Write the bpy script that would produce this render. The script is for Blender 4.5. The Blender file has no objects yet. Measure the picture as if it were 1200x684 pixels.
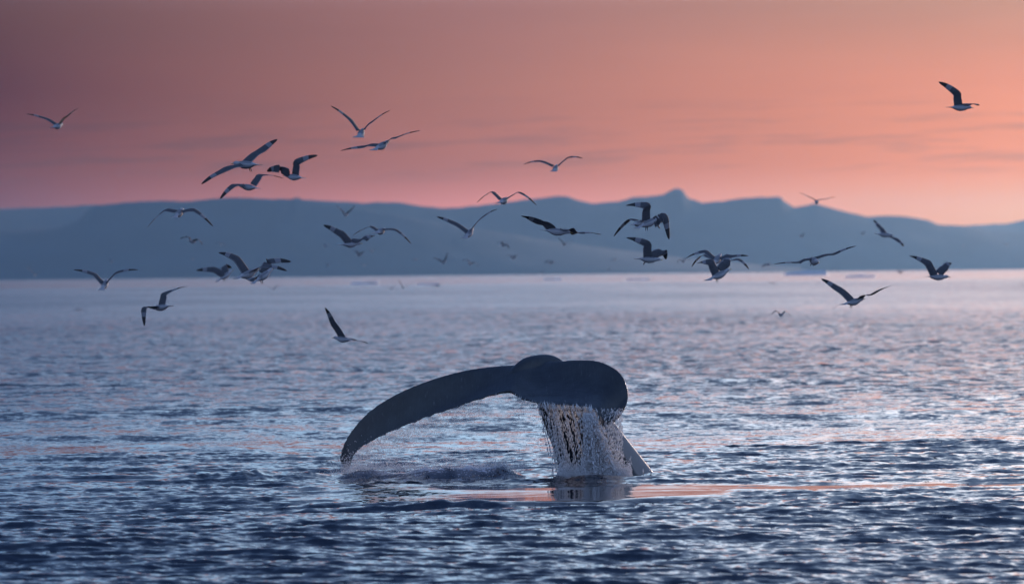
import bpy, math, random
import numpy as np
from mathutils import Vector
from math import radians, sin, cos, pi, sqrt, atan, exp

random.seed(7)
rng = np.random.default_rng(7)
scene = bpy.context.scene
col = scene.collection

# ------------------------------------------------------------------ camera
CAM_H = 2.784
FPX = 6666.67                      # focal length in pixels of the 1200 px wide photograph (200 mm lens)
cam_d = bpy.data.cameras.new("camera")
cam = bpy.data.objects.new("camera", cam_d)
col.objects.link(cam)
cam_d.lens = 200
cam_d.sensor_width = 36
cam_d.clip_start = 0.5
cam_d.clip_end = 90000
pitch = atan(21.4 / FPX)
roll = 0.01033
CP = Vector((0, 0, CAM_H))
F_ = Vector((0, cos(pitch), -sin(pitch)))
R0 = Vector((1, 0, 0))
U0 = R0.cross(F_)
U_ = (U0 * cos(roll) + R0 * sin(roll)).normalized()
R_ = (R0 * cos(roll) - U0 * sin(roll)).normalized()
from mathutils import Matrix
m = Matrix((R_, U_, -F_)).transposed().to_4x4()
m.translation = CP
cam.matrix_world = m
cam_d.dof.use_dof = True
cam_d.dof.focus_distance = 78.0
cam_d.dof.aperture_fstop = 2.8
scene.camera = cam


def P(px, py, d):
    """the point seen at a photograph pixel, d metres deep"""
    return CP + F_ * d + R_ * ((px - 600) / FPX * d) - U_ * ((py - 342) / FPX * d)


# ------------------------------------------------------------------ render look
scene.view_settings.view_transform = 'Standard'
scene.view_settings.look = 'None'
scene.view_settings.exposure = 0
scene.view_settings.gamma = 1
scene.cycles.max_bounces = 8
scene.cycles.transparent_max_bounces = 8
scene.cycles.volume_bounces = 1
scene.cycles.use_denoising = True


def lin(c):
    c = c / 255.0
    return c / 12.92 if c <= 0.04045 else ((c + 0.055) / 1.055) ** 2.4


def srgb(r, g, b):
    return (lin(r), lin(g), lin(b), 1)


# ------------------------------------------------------------------ world: dusk sky
world = bpy.data.worlds.new("World")
scene.world = world
world.use_nodes = True
wt = world.node_tree
wt.nodes.clear()


def N(t, kind, **kw):
    n = t.nodes.new(kind)
    for k, v in kw.items():
        setattr(n, k, v)
    return n


def MATH(t, op, a, b=None, c=None, clamp=False):
    n = t.nodes.new('ShaderNodeMath')
    n.operation = op
    n.use_clamp = clamp
    for i, v in enumerate((a, b, c)):
        if v is None:
            continue
        if isinstance(v, (int, float)):
            n.inputs[i].default_value = v
        else:
            t.links.new(v, n.inputs[i])
    return n.outputs[0]


def MAPR(t, v, a, b, c=0.0, d=1.0, kind='SMOOTHSTEP'):
    n = t.nodes.new('ShaderNodeMapRange')
    n.interpolation_type = kind
    t.links.new(v, n.inputs['Value'])
    n.inputs['From Min'].default_value = a
    n.inputs['From Max'].default_value = b
    n.inputs['To Min'].default_value = c
    n.inputs['To Max'].default_value = d
    return n.outputs['Result']


def MIX(t, fac, a, b, mode='MIX'):
    n = t.nodes.new('ShaderNodeMix')
    n.data_type = 'RGBA'
    n.blend_type = mode
    ins = [s for s in n.inputs if s.enabled] if False else n.inputs
    if isinstance(fac, (int, float)):
        n.inputs[0].default_value = fac
    else:
        t.links.new(fac, n.inputs[0])
    for idx, v in ((6, a), (7, b)):
        if isinstance(v, tuple):
            n.inputs[idx].default_value = v
        else:
            t.links.new(v, n.inputs[idx])
    return n.outputs[2]


def RAMP(t, fac, stops):
    n = t.nodes.new('ShaderNodeValToRGB')
    cr = n.color_ramp
    while len(cr.elements) > 1:
        cr.elements.remove(cr.elements[-1])
    cr.elements[0].position = stops[0][0]
    cr.elements[0].color = stops[0][1]
    for p, c in stops[1:]:
        e = cr.elements.new(p)
        e.color = c
    t.links.new(fac, n.inputs[0])
    return n.outputs[0]


tc = N(wt, 'ShaderNodeTexCoord')
sx = N(wt, 'ShaderNodeSeparateXYZ')
wt.links.new(tc.outputs['Generated'], sx.inputs[0])
elev = MATH(wt, 'MULTIPLY', MATH(wt, 'ARCSINE', sx.outputs[2]), 180 / pi)         # degrees
azim = MATH(wt, 'MULTIPLY', MATH(wt, 'ARCTAN2', sx.outputs[0], sx.outputs[1]), 180 / pi)
epos = MATH(wt, 'POWER', MATH(wt, 'DIVIDE', MATH(wt, 'MAXIMUM', elev, 0.0), 90.0), 0.5)


def ep(e):
    return sqrt(e / 90.0)


E_VIEW = (.57, 1.04, 1.9, 2.67)          # elevations read off the photograph at its left, middle and right
V_LEFT = [(122, 34, 44), (115, 34, 14), (85, 18, 18), (99, 56, 52)]
V_MID = [(252, 124, 90), (184, 90, 48), (176, 103, 79), (164, 105, 94)]
V_RIGHT = [(255, 158, 76), (255, 132, 30), (240, 138, 90), (203, 138, 108)]


def column(view, high):
    return [(0, srgb(*view[0]))] + [(ep(e), srgb(*c)) for e, c in zip(E_VIEW, view)] + high + [(1, srgb(70, 94, 142))]


SKY_LEFT = column(V_LEFT, [(ep(3.3), srgb(110, 84, 96)), (ep(4.6), srgb(100, 108, 130)), (ep(6.5), srgb(96, 126, 156)), (ep(10), srgb(108, 132, 170)), (ep(16), srgb(76, 102, 144)), (ep(28), srgb(48, 70, 110)), (ep(60), srgb(68, 92, 140))])
SKY_MID = column(V_MID, [(ep(3.3), srgb(186, 142, 142)), (ep(4.6), srgb(160, 172, 192)), (ep(6.5), srgb(148, 178, 206)), (ep(10), srgb(150, 172, 202)), (ep(16), srgb(92, 116, 156)), (ep(28), srgb(54, 75, 115)), (ep(60), srgb(72, 98, 146))])
SKY_RIGHT = column(V_RIGHT, [(ep(3.3), srgb(230, 178, 160)), (ep(4.6), srgb(236, 216, 214)), (ep(6.5), srgb(222, 222, 232)), (ep(10), srgb(190, 202, 222)), (ep(16), srgb(124, 148, 186)), (ep(28), srgb(74, 98, 142)), (ep(60), srgb(78, 104, 152))])
cl = RAMP(wt, epos, SKY_LEFT)
cm = RAMP(wt, epos, SKY_MID)
cr_ = RAMP(wt, epos, SKY_RIGHT)
skyc = MIX(wt, MAPR(wt, azim, -5.2, 0.0, kind='LINEAR'), cl, cm)
skyc = MIX(wt, MAPR(wt, azim, 0.0, 5.0, kind='LINEAR'), skyc, cr_)
# cool sky behind the camera, brightened as added fill on flukes and falling water
back = MAPR(wt, MATH(wt, 'ABSOLUTE', azim), 30.0, 110.0)
coolc = RAMP(wt, epos, [(0, srgb(100, 102, 136)), (ep(9), srgb(126, 148, 190)), (ep(45), srgb(114, 142, 188)), (1, srgb(70, 94, 142))])
skyc = MIX(wt, back, skyc, coolc)
# thin cloud streaks low in the glow
cv = N(wt, 'ShaderNodeCombineXYZ')
wt.links.new(MATH(wt, 'MULTIPLY', azim, 0.55), cv.inputs[0])
wt.links.new(MATH(wt, 'MULTIPLY', MATH(wt, 'ADD', elev, MATH(wt, 'MULTIPLY', azim, -0.02)), 7.0), cv.inputs[1])
nz = N(wt, 'ShaderNodeTexNoise')
nz.inputs['Scale'].default_value = 1.0
nz.inputs['Detail'].default_value = 5
nz.inputs['Roughness'].default_value = 0.6
wt.links.new(cv.outputs[0], nz.inputs['Vector'])
streak = MAPR(wt, nz.outputs[0], 0.46, 0.66)
band = MATH(wt, 'MULTIPLY', MAPR(wt, elev, 0.85, 1.15), MAPR(wt, elev, 1.9, 1.35))
streak = MATH(wt, 'MULTIPLY', MATH(wt, 'MULTIPLY', streak, band), 0.8)
skyc = MIX(wt, streak, skyc, (0.68, 0.72, 0.92, 1), 'MULTIPLY')
# broad soft unevenness
cv2 = N(wt, 'ShaderNodeCombineXYZ')
wt.links.new(MATH(wt, 'MULTIPLY', azim, 0.16), cv2.inputs[0])
wt.links.new(MATH(wt, 'MULTIPLY', elev, 1.3), cv2.inputs[1])
nz2 = N(wt, 'ShaderNodeTexNoise')
nz2.inputs['Scale'].default_value = 1.0
nz2.inputs['Detail'].default_value = 3
wt.links.new(cv2.outputs[0], nz2.inputs['Vector'])
bg = N(wt, 'ShaderNodeBackground')
wt.links.new(skyc, bg.inputs['Color'])
wt.links.new(MATH(wt, 'MULTIPLY', MAPR(wt, nz2.outputs[0], 0.3, 0.7, 0.94, 1.06, 'LINEAR'), MATH(wt, 'MULTIPLY', MAPR(wt, elev, 2.6, 5.6, 1.0, 2.25), MAPR(wt, elev, 6.0, 12.0, 1.0, 0.56))), bg.inputs['Strength'])  # unseen sky just above the view boosted to brighten what the sea reflects
wo = N(wt, 'ShaderNodeOutputWorld')
wt.links.new(bg.outputs[0], wo.inputs['Surface'])

# ------------------------------------------------------------------ sun: low afterglow from behind on the right
sun_d = bpy.data.lights.new("sun", 'SUN')
sun_d.energy = 2.9
sun_d.color = (1.0, 0.76, 0.64)
sun_d.angle = radians(12)
sun = bpy.data.objects.new("sun", sun_d)
col.objects.link(sun)
saz, sel = radians(25), radians(6)
to_sun = Vector((sin(saz) * cos(sel), cos(saz) * cos(sel), sin(sel)))
sun.rotation_euler = to_sun.to_track_quat('Z', 'Y').to_euler()


# ------------------------------------------------------------------ helpers
def tag(o, label=None, cat=None, group=None, kind=None):
    for k, v in (('label', label), ('category', cat), ('group', group), ('kind', kind)):
        if v:
            o[k] = v
    return o


def link(name, me, parent=None, loc=None):
    o = bpy.data.objects.new(name, me)
    col.objects.link(o)
    if loc is not None:
        o.location = loc
    if parent is not None:
        o.parent = parent
    return o


def np_mesh(name, verts, faces, mats, smooth=True, mat_idx=None):
    """verts (n,3), faces (m,k) arrays -> mesh"""
    me = bpy.data.meshes.new(name)
    nv, nf, k = len(verts), len(faces), faces.shape[1]
    me.vertices.add(nv)
    me.vertices.foreach_set('co', np.asarray(verts, np.float32).ravel())
    me.loops.add(nf * k)
    me.loops.foreach_set('vertex_index', np.asarray(faces, np.int32).ravel())
    me.polygons.add(nf)
    me.polygons.foreach_set('loop_start', np.arange(0, nf * k, k, dtype=np.int32))
    if smooth:
        me.polygons.foreach_set('use_smooth', np.ones(nf, bool))
    for mm in mats:
        me.materials.append(mm)
    if mat_idx is not None:
        me.polygons.foreach_set('material_index', np.asarray(mat_idx, np.int32))
    me.update(calc_edges=True)
    return me


def grid_faces(nr, nc, wrap=False):
    i = np.arange(nr - 1)[:, None]
    j = np.arange(nc if wrap else nc - 1)[None, :]
    j2 = (j + 1) % nc
    f = np.stack([i * nc + j + 0 * i, i * nc + j2, (i + 1) * nc + j2, (i + 1) * nc + j], -1)
    return f.reshape(-1, 4)


def new_mat(name):
    mt = bpy.data.materials.new(name)
    mt.use_nodes = True
    t = mt.node_tree
    b = t.nodes['Principled BSDF']
    return mt, t, b


def value_noise(x, y, seed=0):
    """smooth lattice noise, -1..1"""
    xi = np.floor(x).astype(np.int64)
    yi = np.floor(y).astype(np.int64)
    fx, fy = x - xi, y - yi
    fx = fx * fx * (3 - 2 * fx)
    fy = fy * fy * (3 - 2 * fy)

    def h(a, b):
        n = (a * 374761393 + b * 668265263 + seed * 1442695041) & 0xffffffff
        n = ((n ^ (n >> 13)) * 1274126177) & 0xffffffff
        n = n ^ (n >> 16)
        return (n & 0xffff) / 32767.5 - 1
    return (h(xi, yi) * (1 - fx) * (1 - fy) + h(xi + 1, yi) * fx * (1 - fy) + h(xi, yi + 1) * (1 - fx) * fy + h(xi + 1, yi + 1) * fx * fy)


def fbm(x, y, o=4, seed=0):
    s, a, t = 0, 1, 0
    for k in range(o):
        s = s + a * value_noise(x * 2 ** k + 17.3 * k, y * 2 ** k - 9.1 * k, seed + k)
        t += a
        a *= 0.5
    return s / t


def sstep(a, b, x):
    t = np.clip((x - a) / (b - a), 0, 1)
    return t * t * (3 - 2 * t)


# ------------------------------------------------------------------ the sea
def wave_tile(L, n, lmin, lmax, slope, seed, wind=0.5, spread=0.88, power=3.4):
    """periodic height + horizontal displacement field of one band of wavelengths"""
    r = np.random.default_rng(seed)
    k1 = np.fft.fftfreq(n, L / n) * 2 * pi
    kx, ky = np.meshgrid(k1, k1)
    k = np.hypot(kx, ky)
    k[0, 0] = 1
    lam = 2 * pi / k
    amp = k ** (-power / 2 - 0.5) * ((lam > lmin) & (lam < lmax))
    th = np.arctan2(ky, kx) - wind
    amp = amp * ((1 - spread) + spread * np.cos(th) ** 4)
    g = (r.normal(size=(n, n)) + 1j * r.normal(size=(n, n))) * amp
    H = g
    h = np.fft.ifft2(H).real
    sxx = np.fft.ifft2(1j * kx * H).real
    syy = np.fft.ifft2(1j * ky * H).real
    s = slope / sqrt((sxx ** 2 + syy ** 2).mean())
    dx = np.fft.ifft2(-1j * kx / k * H).real * s
    dy = np.fft.ifft2(-1j * ky / k * H).real * s
    return h * s, dx, dy


BANDS = [  # L, n, lmin, lmax, slope rms, seed, wind direction, tile rotation
    (150., 512, 4.0, 22., 0.022, 3, 1.57 - .35 + .25, 0.35),
    (53., 512, 1.3, 4.0, 0.036, 5, 1.57 + .4 - .2, -0.4),
    (27., 1024, 0.34, 1.1, 0.10, 8, 1.57 - .6 + .2, 0.6),
    (11.3, 1024, 0.09, 0.34, 0.185, 13, 1.57 + .25 - .1, -0.25)]
TILES = [(b, wave_tile(b[0], b[1], b[2], b[3], b[4], b[5], b[6])) for b in BANDS]


def sample(tile, L, n, x, y):
    u = (x / L * n) % n
    v = (y / L * n) % n
    i = np.floor(u).astype(np.int32)
    j = np.floor(v).astype(np.int32)
    fu, fv = (u - i).astype(np.float32), (v - j).astype(np.float32)
    i1, j1 = (i + 1) % n, (j + 1) % n
    i, j = i % n, j % n
    out = []
    for t in tile:
        t = t.astype(np.float32)
        out.append(t[j, i] * (1 - fu) * (1 - fv) + t[j, i1] * fu * (1 - fv) + t[j1, i] * (1 - fu) * fv + t[j1, i1] * fu * fv)
    return out


def wx(px, d):
    return (px - 600) / FPX * d


def slick(x, y):
    """smooth footprint left by the whale and calm bands beside it, 0..1"""
    w1 = fbm(x * 0.45, y * 0.22, 3, 31) * 1.0
    w2 = fbm(x * 1.3, y * 0.5, 3, 77) * 0.5
    e = np.sqrt(((x - 0.25) / 3.1) ** 2 + ((y - 72.3) / 2.9) ** 2) + 0.26 * w1 + 0.24 * w2
    s1 = (1 - sstep(0.80, 1.04, e)) * (0.5 + 0.5 * sstep(-1.6, -0.4, x))
    yr = 73.1 + 0.10 * (x - 2) + 0.5 * w1
    brk = sstep(-0.35, 0.05, fbm(x * 0.33 + 4, y * 0.8, 3, 91) + 0.5 * (1 - sstep(2.5, 4.5, x)))
    s2 = (1 - sstep(0.55, 1.25, np.abs(y - yr) + 0.6 * w2)) * sstep(0.8, 2.0, x) * (1 - sstep(30, 40, x)) * brk
    yl = 77.3 + 0.3 * w1
    s3 = (1 - sstep(0.75, 1.25, np.abs(y - yl) + 0.35 * w2)) * (1 - sstep(-5.0, -4.2, x)) * sstep(-50, -40, x)
    return np.clip(np.maximum(np.maximum(s1, s2), s3), 0, 1)


def churn(x, y):
    """height and foam of the splash and ridges round the tail"""
    h = np.zeros_like(x)
    foam = np.zeros_like(x)
    near = (np.abs(y - 76) < 12) & (np.abs(x) < 12)
    X, Y = x[near], y[near]
    n1 = fbm(X * 2.2, Y * 1.1, 4, 5)
    n2 = fbm(X * 7, Y * 4, 3, 9)
    # splash ridge under the left fluke
    yc = 77.0 + 0.2 * np.sin(X * 2.1) + 0.15 * n1
    along = sstep(-2.6, -1.9, X) * (1 - sstep(-0.2, 0.25, X)) * (0.62 + 0.38 * sstep(-1.6, -0.6, X))
    prof = np.exp(-((Y - yc) / 0.5) ** 2)
    hh = along * prof * (0.16 + 0.06 * n1 + 0.03 * n2 + 0.03 * np.sin(X * 5.3 + 1))
    foam_ = along * np.exp(-((Y - yc) / 0.5) ** 2) * np.clip(0.72 + 0.8 * n2 + 0.3 * n1, 0, 1)
    # low rough wake to the left and to the right
    yl = 77.0 + 0.16 * (X + 2.5)
    hh = hh + sstep(-5.4, -3.6, X) * (1 - sstep(-2.9, -2.2, X)) * np.exp(-((Y - yl) / 0.8) ** 2) * (0.10 + 0.06 * n1 + 0.03 * n2)
    yr2 = 77.4
    hh = hh + sstep(1.5, 2.0, X) * (1 - sstep(2.9, 4.2, X)) * np.exp(-((Y - yr2) / 0.45) ** 2) * (0.09 + 0.05 * n1 + 0.02 * n2)
    # low curved wake ridges in front
    for (xa, xb, y0, k, hr) in ((-3.2, 0.6, 69.6, 0.25, .05), (1.4, 5.6, 69.0, -0.2, .055), (-1.4, 2.4, 66.9, 0.15, .035)):
        yq = y0 + k * np.sin((X - xa) * 1.1) + 0.5 * n1
        hh = hh + sstep(xa, xa + 0.8, X) * (1 - sstep(xb - 0.8, xb, X)) * np.exp(-((Y - yq) / 0.42) ** 2) * hr * (1 + 0.5 * n1)
    # smooth swelling domes of the footprint
    hh = hh + 0.022 * np.exp(-((X - 1.9) / 1.1) ** 2 - ((Y - 74.0) / 1.0) ** 2)
    hh = hh + 0.018 * np.exp(-((X + 1.4) / 1.0) ** 2 - ((Y - 70.6) / 1.1) ** 2)
    hh = hh + 0.022 * np.exp(-((X - 5.2) / 1.5) ** 2 - ((Y - 71.4) / 0.7) ** 2)
    # boil where the water curtain lands
    c = np.sqrt(((X - 1.02) / 0.75) ** 2 + ((Y - 77.6) / 0.75) ** 2)
    b = 1 - sstep(0.5, 1.15, c)
    hh = hh + b * (0.01 + 0.03 * np.abs(n2))
    foam_ = np.maximum(foam_, b * np.clip(0.6 + 0.9 * n2, 0, 1))
    # froth trail in front of the ridge
    tr = sstep(-2.8, -2.2, X) * (1 - sstep(0.2, 0.9, X)) * np.exp(-((Y - 76.2) / 0.8) ** 2)
    foam_ = np.maximum(foam_, tr * np.clip(-0.15 + 1.1 * n2 + 0.4 * n1, 0, 0.8))
    h[near] = hh
    foam[near] = foam_
    return h, foam


def wave_height(x, y, sp):
    """height and side shift of the water at world (x, y); sp = mesh spacing there"""
    z = np.zeros(x.shape, np.float32)
    ox = np.zeros_like(z)
    oy = np.zeros_like(z)
    S = slick(x, y).astype(np.float32)
    patch = 1 + 0.35 * fbm(x * 0.06, y * 0.02, 3, 51) + 0.25 * fbm(x * 0.5, y * 0.12, 2, 61)
    for bi, (b, tile) in enumerate(TILES):
        L, n, lmin, lmax, sl, sd, wd, rot = b
        c, s = cos(rot), sin(rot)
        h, dx, dy = sample(tile, L, n, c * x + s * y + 3.3, -s * x + c * y + 7.7)
        mid = sqrt(lmin * lmax)
        fade = 1 - sstep(0.5, 1.4, sp / mid)
        a = fade * (patch if bi >= 1 else 1)
        a = a * (1 - S * (0.85, 0.85, 0.95, 0.97)[bi])
        z += (h * a).astype(np.float32)
        ox += ((c * dx - s * dy) * a * -1.0).astype(np.float32)
        oy += ((s * dx + c * dy) * a * -1.0).astype(np.float32)
    ch, foam = churn(x, y)
    return z + ch, ox, oy, foam, S


def build_sea():
    HF = CAM_H * FPX
    y1 = np.arange(530, 210, -0.43)          # near water, closest rows tight
    y2 = np.arange(210, 46, -0.95)
    y3 = np.arange(46, 0.72, -1.3)
    rr = np.concatenate([[2, 4, 7, 11, 16, 21, 26, 30], HF / y1, HF / y2, HF / y3, [25500.]])
    cen = np.radians(np.linspace(-6.2, 6.2, 1230))
    side = 6.2 + (np.linspace(0, 1, 110)[1:] ** 2.2) * 173.8
    th = np.concatenate([-np.radians(side[::-1]), cen, np.radians(side[:-1])])
    sp_r = np.gradient(rr)
    X = rr[:, None] * np.sin(th)[None, :]
    Y = rr[:, None] * np.cos(th)[None, :]
    dth = np.gradient(th)
    SP = np.maximum(sp_r[:, None] * np.ones_like(th)[None, :] * 0.55, rr[:, None] * dth[None, :])
    z, ox, oy, foam, S = wave_height(X.ravel(), Y.ravel(), SP.ravel())
    far = (rr > 1500)[:, None] * np.ones_like(th)[None, :]
    z = np.where(far.ravel() > 0, 0, z)
    V = np.stack([X.ravel() + ox, Y.ravel() + oy, z], -1)
    nr, nc = len(rr), len(th)
    Fc = grid_faces(nr, nc, wrap=True)[:, ::-1]
    # centre cap
    V = np.vstack([V, [[0, 0, 0]]])
    me = np_mesh('sea', V, Fc, [mat_sea])
    a = me.attributes.new('foam', 'FLOAT', 'POINT')
    a.data.foreach_set('value', np.append(foam, 0).astype(np.float32))
    a = me.attributes.new('calm', 'FLOAT', 'POINT')
    a.data.foreach_set('value', np.append(S, 0).astype(np.float32))
    o = link('sea', me)
    tag(o, kind='structure')
    return o


# sea material
mat_sea, t, b = new_mat('sea_water')
b.inputs['Base Color'].default_value = (0.003, 0.010, 0.024, 1)
b.inputs['IOR'].default_value = 1.333
geo = N(t, 'ShaderNodeNewGeometry')
sp = N(t, 'ShaderNodeSeparateXYZ')
t.links.new(geo.outputs['Position'], sp.inputs[0])
yy = sp.outputs[1]
calm = N(t, 'ShaderNodeAttribute', attribute_name='calm').outputs['Fac']
foamA = N(t, 'ShaderNodeAttribute', attribute_name='foam').outputs['Fac']
def tilt(scale, detail, strength, lean=0.0):
    """surface tilt of waves too small for the mesh: a vector noise laid on the normal"""
    n = N(t, 'ShaderNodeTexNoise')
    n.inputs['Scale'].default_value = scale
    n.inputs['Detail'].default_value = detail
    n.inputs['Roughness'].default_value = 0.6
    t.links.new(geo.outputs['Position'], n.inputs['Vector'])
    sub = N(t, 'ShaderNodeVectorMath', operation='SUBTRACT')
    t.links.new(n.outputs['Color'], sub.inputs[0])
    sub.inputs[1].default_value = (0.5, 0.5 + lean, 0.5)
    fl_ = N(t, 'ShaderNodeVectorMath', operation='MULTIPLY')
    t.links.new(sub.outputs[0], fl_.inputs[0])
    fl_.inputs[1].default_value = (1, 1, 0)
    sc_ = N(t, 'ShaderNodeVectorMath', operation='SCALE')
    t.links.new(fl_.outputs[0], sc_.inputs[0])
    t.links.new(strength, sc_.inputs['Scale'])
    return sc_.outputs[0]


dist = N(t, 'ShaderNodeVectorMath', operation='LENGTH')
t.links.new(geo.outputs['Position'], dist.inputs[0])
dd_ = dist.outputs['Value']
wind = N(t, 'ShaderNodeTexNoise')          # wind lanes
wind.inputs['Scale'].default_value = 1
wind.inputs['Detail'].default_value = 3
wm = N(t, 'ShaderNodeMapping')
wm.inputs['Scale'].default_value = (0.016, 0.0042, 0.01)
t.links.new(geo.outputs['Position'], wm.inputs[0])
t.links.new(wm.outputs[0], wind.inputs['Vector'])
wfac = MAPR(t, wind.outputs[0], 0.35, 0.65, 0.75, 1.25)
near_k = MATH(t, 'MULTIPLY', MATH(t, 'SUBTRACT', 1.0, MATH(t, 'MULTIPLY', calm, 0.93)), 0.34)
k1 = MATH(t, 'MULTIPLY', MAPR(t, dd_, 58, 150, 0.0, 0.80), wfac)
k2 = MAPR(t, dd_, 330, 430, 1.0, 0.85)       # calmer lane beyond about 400 m
k3 = MAPR(t, dd_, 1350, 1750, 1.0, 0.30)     # and almost calm beyond 1.5 km
far_k = MATH(t, 'MULTIPLY', MATH(t, 'MULTIPLY', k1, k2), k3)
v1 = tilt(8, 2, near_k)
far_k = MATH(t, 'MULTIPLY', far_k, MATH(t, 'SUBTRACT', 1.0, calm))
v2 = tilt(2.2, 3, far_k, 0.10)    # the steep lee sides of the wind waves face the shore we stand off
ad = N(t, 'ShaderNodeVectorMath', operation='ADD')
t.links.new(v1, ad.inputs[0])
t.links.new(v2, ad.inputs[1])
ad2 = N(t, 'ShaderNodeVectorMath', operation='ADD')
t.links.new(ad.outputs[0], ad2.inputs[0])
t.links.new(geo.outputs['Normal'], ad2.inputs[1])
nn = N(t, 'ShaderNodeVectorMath', operation='NORMALIZE')
t.links.new(ad2.outputs[0], nn.inputs[0])
t.links.new(nn.outputs[0], b.inputs['Normal'])
t.links.new(MAPR(t, dd_, 60, 900, 0.04, 0.06, 'LINEAR'), b.inputs['Roughness'])
# foam
nf = N(t, 'ShaderNodeTexNoise')
nf.inputs['Scale'].default_value = 26
nf.inputs['Detail'].default_value = 4
t.links.new(geo.outputs['Position'], nf.inputs['Vector'])
ff = MATH(t, 'MULTIPLY', MAPR(t, MATH(t, 'ADD', nf.outputs[0], MATH(t, 'MULTIPLY', foamA, 0.5)), 0.70, 0.92), 0.8)
ff = MATH(t, 'MAXIMUM', ff, MATH(t, 'MULTIPLY', foamA, 0.42))
fb = N(t, 'ShaderNodeBsdfPrincipled')
fb.inputs['Base Color'].default_value = (0.66, 0.73, 0.80, 1)
fb.inputs['Roughness'].default_value = 0.6
ms = N(t, 'ShaderNodeMixShader')
t.links.new(ff, ms.inputs[0])
t.links.new(b.outputs[0], ms.inputs[1])
ft = N(t, 'ShaderNodeBsdfTranslucent')
ft.inputs['Color'].default_value = (0.8, 0.82, 0.85, 1)
fm = N(t, 'ShaderNodeMixShader')
fm.inputs[0].default_value = 0.1
t.links.new(fb.outputs[0], fm.inputs[1])
t.links.new(ft.outputs[0], fm.inputs[2])
t.links.new(fm.outputs[0], ms.inputs[2])
t.links.new(ms.outputs[0], t.nodes['Material Output'].inputs['Surface'])
sea = build_sea()

# ------------------------------------------------------------------ mountains
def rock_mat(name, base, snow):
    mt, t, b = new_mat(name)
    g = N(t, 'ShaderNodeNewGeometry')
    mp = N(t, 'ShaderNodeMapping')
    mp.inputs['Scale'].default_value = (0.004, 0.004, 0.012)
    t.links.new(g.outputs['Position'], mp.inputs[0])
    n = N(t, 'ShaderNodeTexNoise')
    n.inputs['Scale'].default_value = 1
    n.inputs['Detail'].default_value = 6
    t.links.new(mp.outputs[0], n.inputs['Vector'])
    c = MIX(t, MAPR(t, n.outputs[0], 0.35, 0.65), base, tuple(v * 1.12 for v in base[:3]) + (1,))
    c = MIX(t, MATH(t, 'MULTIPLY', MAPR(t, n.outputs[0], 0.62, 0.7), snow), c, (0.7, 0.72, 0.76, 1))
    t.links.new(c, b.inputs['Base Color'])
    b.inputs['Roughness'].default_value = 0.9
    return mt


def mountain(name, line, dist, depth, mt, seed, lump=1.0):
    """a range whose crest follows the skyline; line = (px, py) along the crest"""
    lx = np.array([p[0] for p in line], float)
    ly = np.array([p[1] for p in line], float)
    px = np.linspace(lx[0], lx[-1], 420)
    py = np.interp(px, lx, ly)
    py = py + 0.9 * fbm(px / 11, px * 0, 4, seed)
    cr = [P(a, c, dist) for a, c in zip(px, py)]
    X = np.array([c.x for c in cr])
    H = np.maximum(np.array([c.z for c in cr]), 1)
    vs = np.linspace(0, 1, 40)
    kern = np.exp(-(np.arange(-90, 91) / 38.0) ** 2)
    kern /= kern.sum()
    Hs = np.convolve(np.pad(H, 90, mode='edge'), kern, mode='valid')      # broad feet under the sharp crest
    rows = []
    for v in vs:
        if v <= 0.62:                      # slope facing the sea
            u = v / 0.62
            y = dist - depth * (1 - u)
            prof = u ** 0.85
        else:
            u = (v - 0.62) / 0.38
            y = dist + depth * 1.1 * u
            prof = 1 - 0.9 * u ** 1.3
        rg = fbm(X / (260 * lump), np.full_like(X, y / 700), 5, seed + 3)
        gully = 1 - 0.12 * (1 - prof) * np.abs(rg) * 2
        Hv = Hs + (H - Hs) * prof ** 6
        z = Hv * prof * gully + (1 - prof) * prof * H * 0.10 * rg
        if v == 0:
            z = z * 0 - 3
        else:
            z = np.where(np.abs(v - 0.62) < 0.02, H, np.minimum(z, H * 0.995))
        rows.append(np.stack([X * (y / dist) ** 0.0, np.full_like(X, y), z], -1))
    V = np.concatenate(rows)
    me = np_mesh(name, V, grid_faces(len(vs), len(px)), [mt])
    return tag(link(name, me), kind='structure')


m_rock = rock_mat('haze_blue_rock', (0.022, 0.066, 0.115, 1), 0.0)  # blue of the distant haze is mixed into the rock colour
LINE_MAIN = [(300, 262), (354, 233.6), (395, 236), (425, 238), (445, 236.8), (468, 237.4), (498, 241.8), (519, 244), (548, 242), (580, 238.5), (607, 235), (636, 231.6), (657, 229.6), (668, 231),
             (677, 234.6), (695, 238.4), (710, 237.2), (724, 236.6), (732, 234.5), (741, 231.2), (760, 230.2), (776, 228.7), (782, 225), (787, 222.4), (794, 220.8), (800, 222.4), (803, 227), (806, 232),
             (817, 235.7), (823, 237.8), (840, 236.4), (875, 232), (900, 231), (914, 230.3), (919, 236), (931, 243.6), (943, 240.7), (954, 238.4), (966, 241.6), (980, 245), (992, 248.4), (1017, 253.6),
             (1045, 253.2), (1064, 254), (1087, 258.2), (1099, 262.6), (1128, 265), (1160, 270), (1200, 273), (1260, 280), (1400, 262), (1600, 250), (1900, 262)]
LINE_NEAR = [(-700, 258), (-500, 250), (-300, 262), (-100, 276), (0, 270), (45, 268), (75, 265), (93, 257), (104, 245), (112, 241), (127, 238.8), (145, 237.5), (170, 236.2), (193, 235), (220, 236), (250, 232.5), (278, 231.4),
             (308, 233), (330, 233.2), (343, 232.6), (349, 230.6), (354, 233.6), (372, 238), (430, 246), (520, 262), (660, 284), (800, 302), (930, 314)]
LINE_FAR_L = [(-900, 250), (-600, 240), (-300, 247), (-120, 246), (0, 244.6), (30, 243.4), (66, 242.3), (90, 241), (112, 239.8), (150, 240), (250, 242), (400, 245)]
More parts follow.
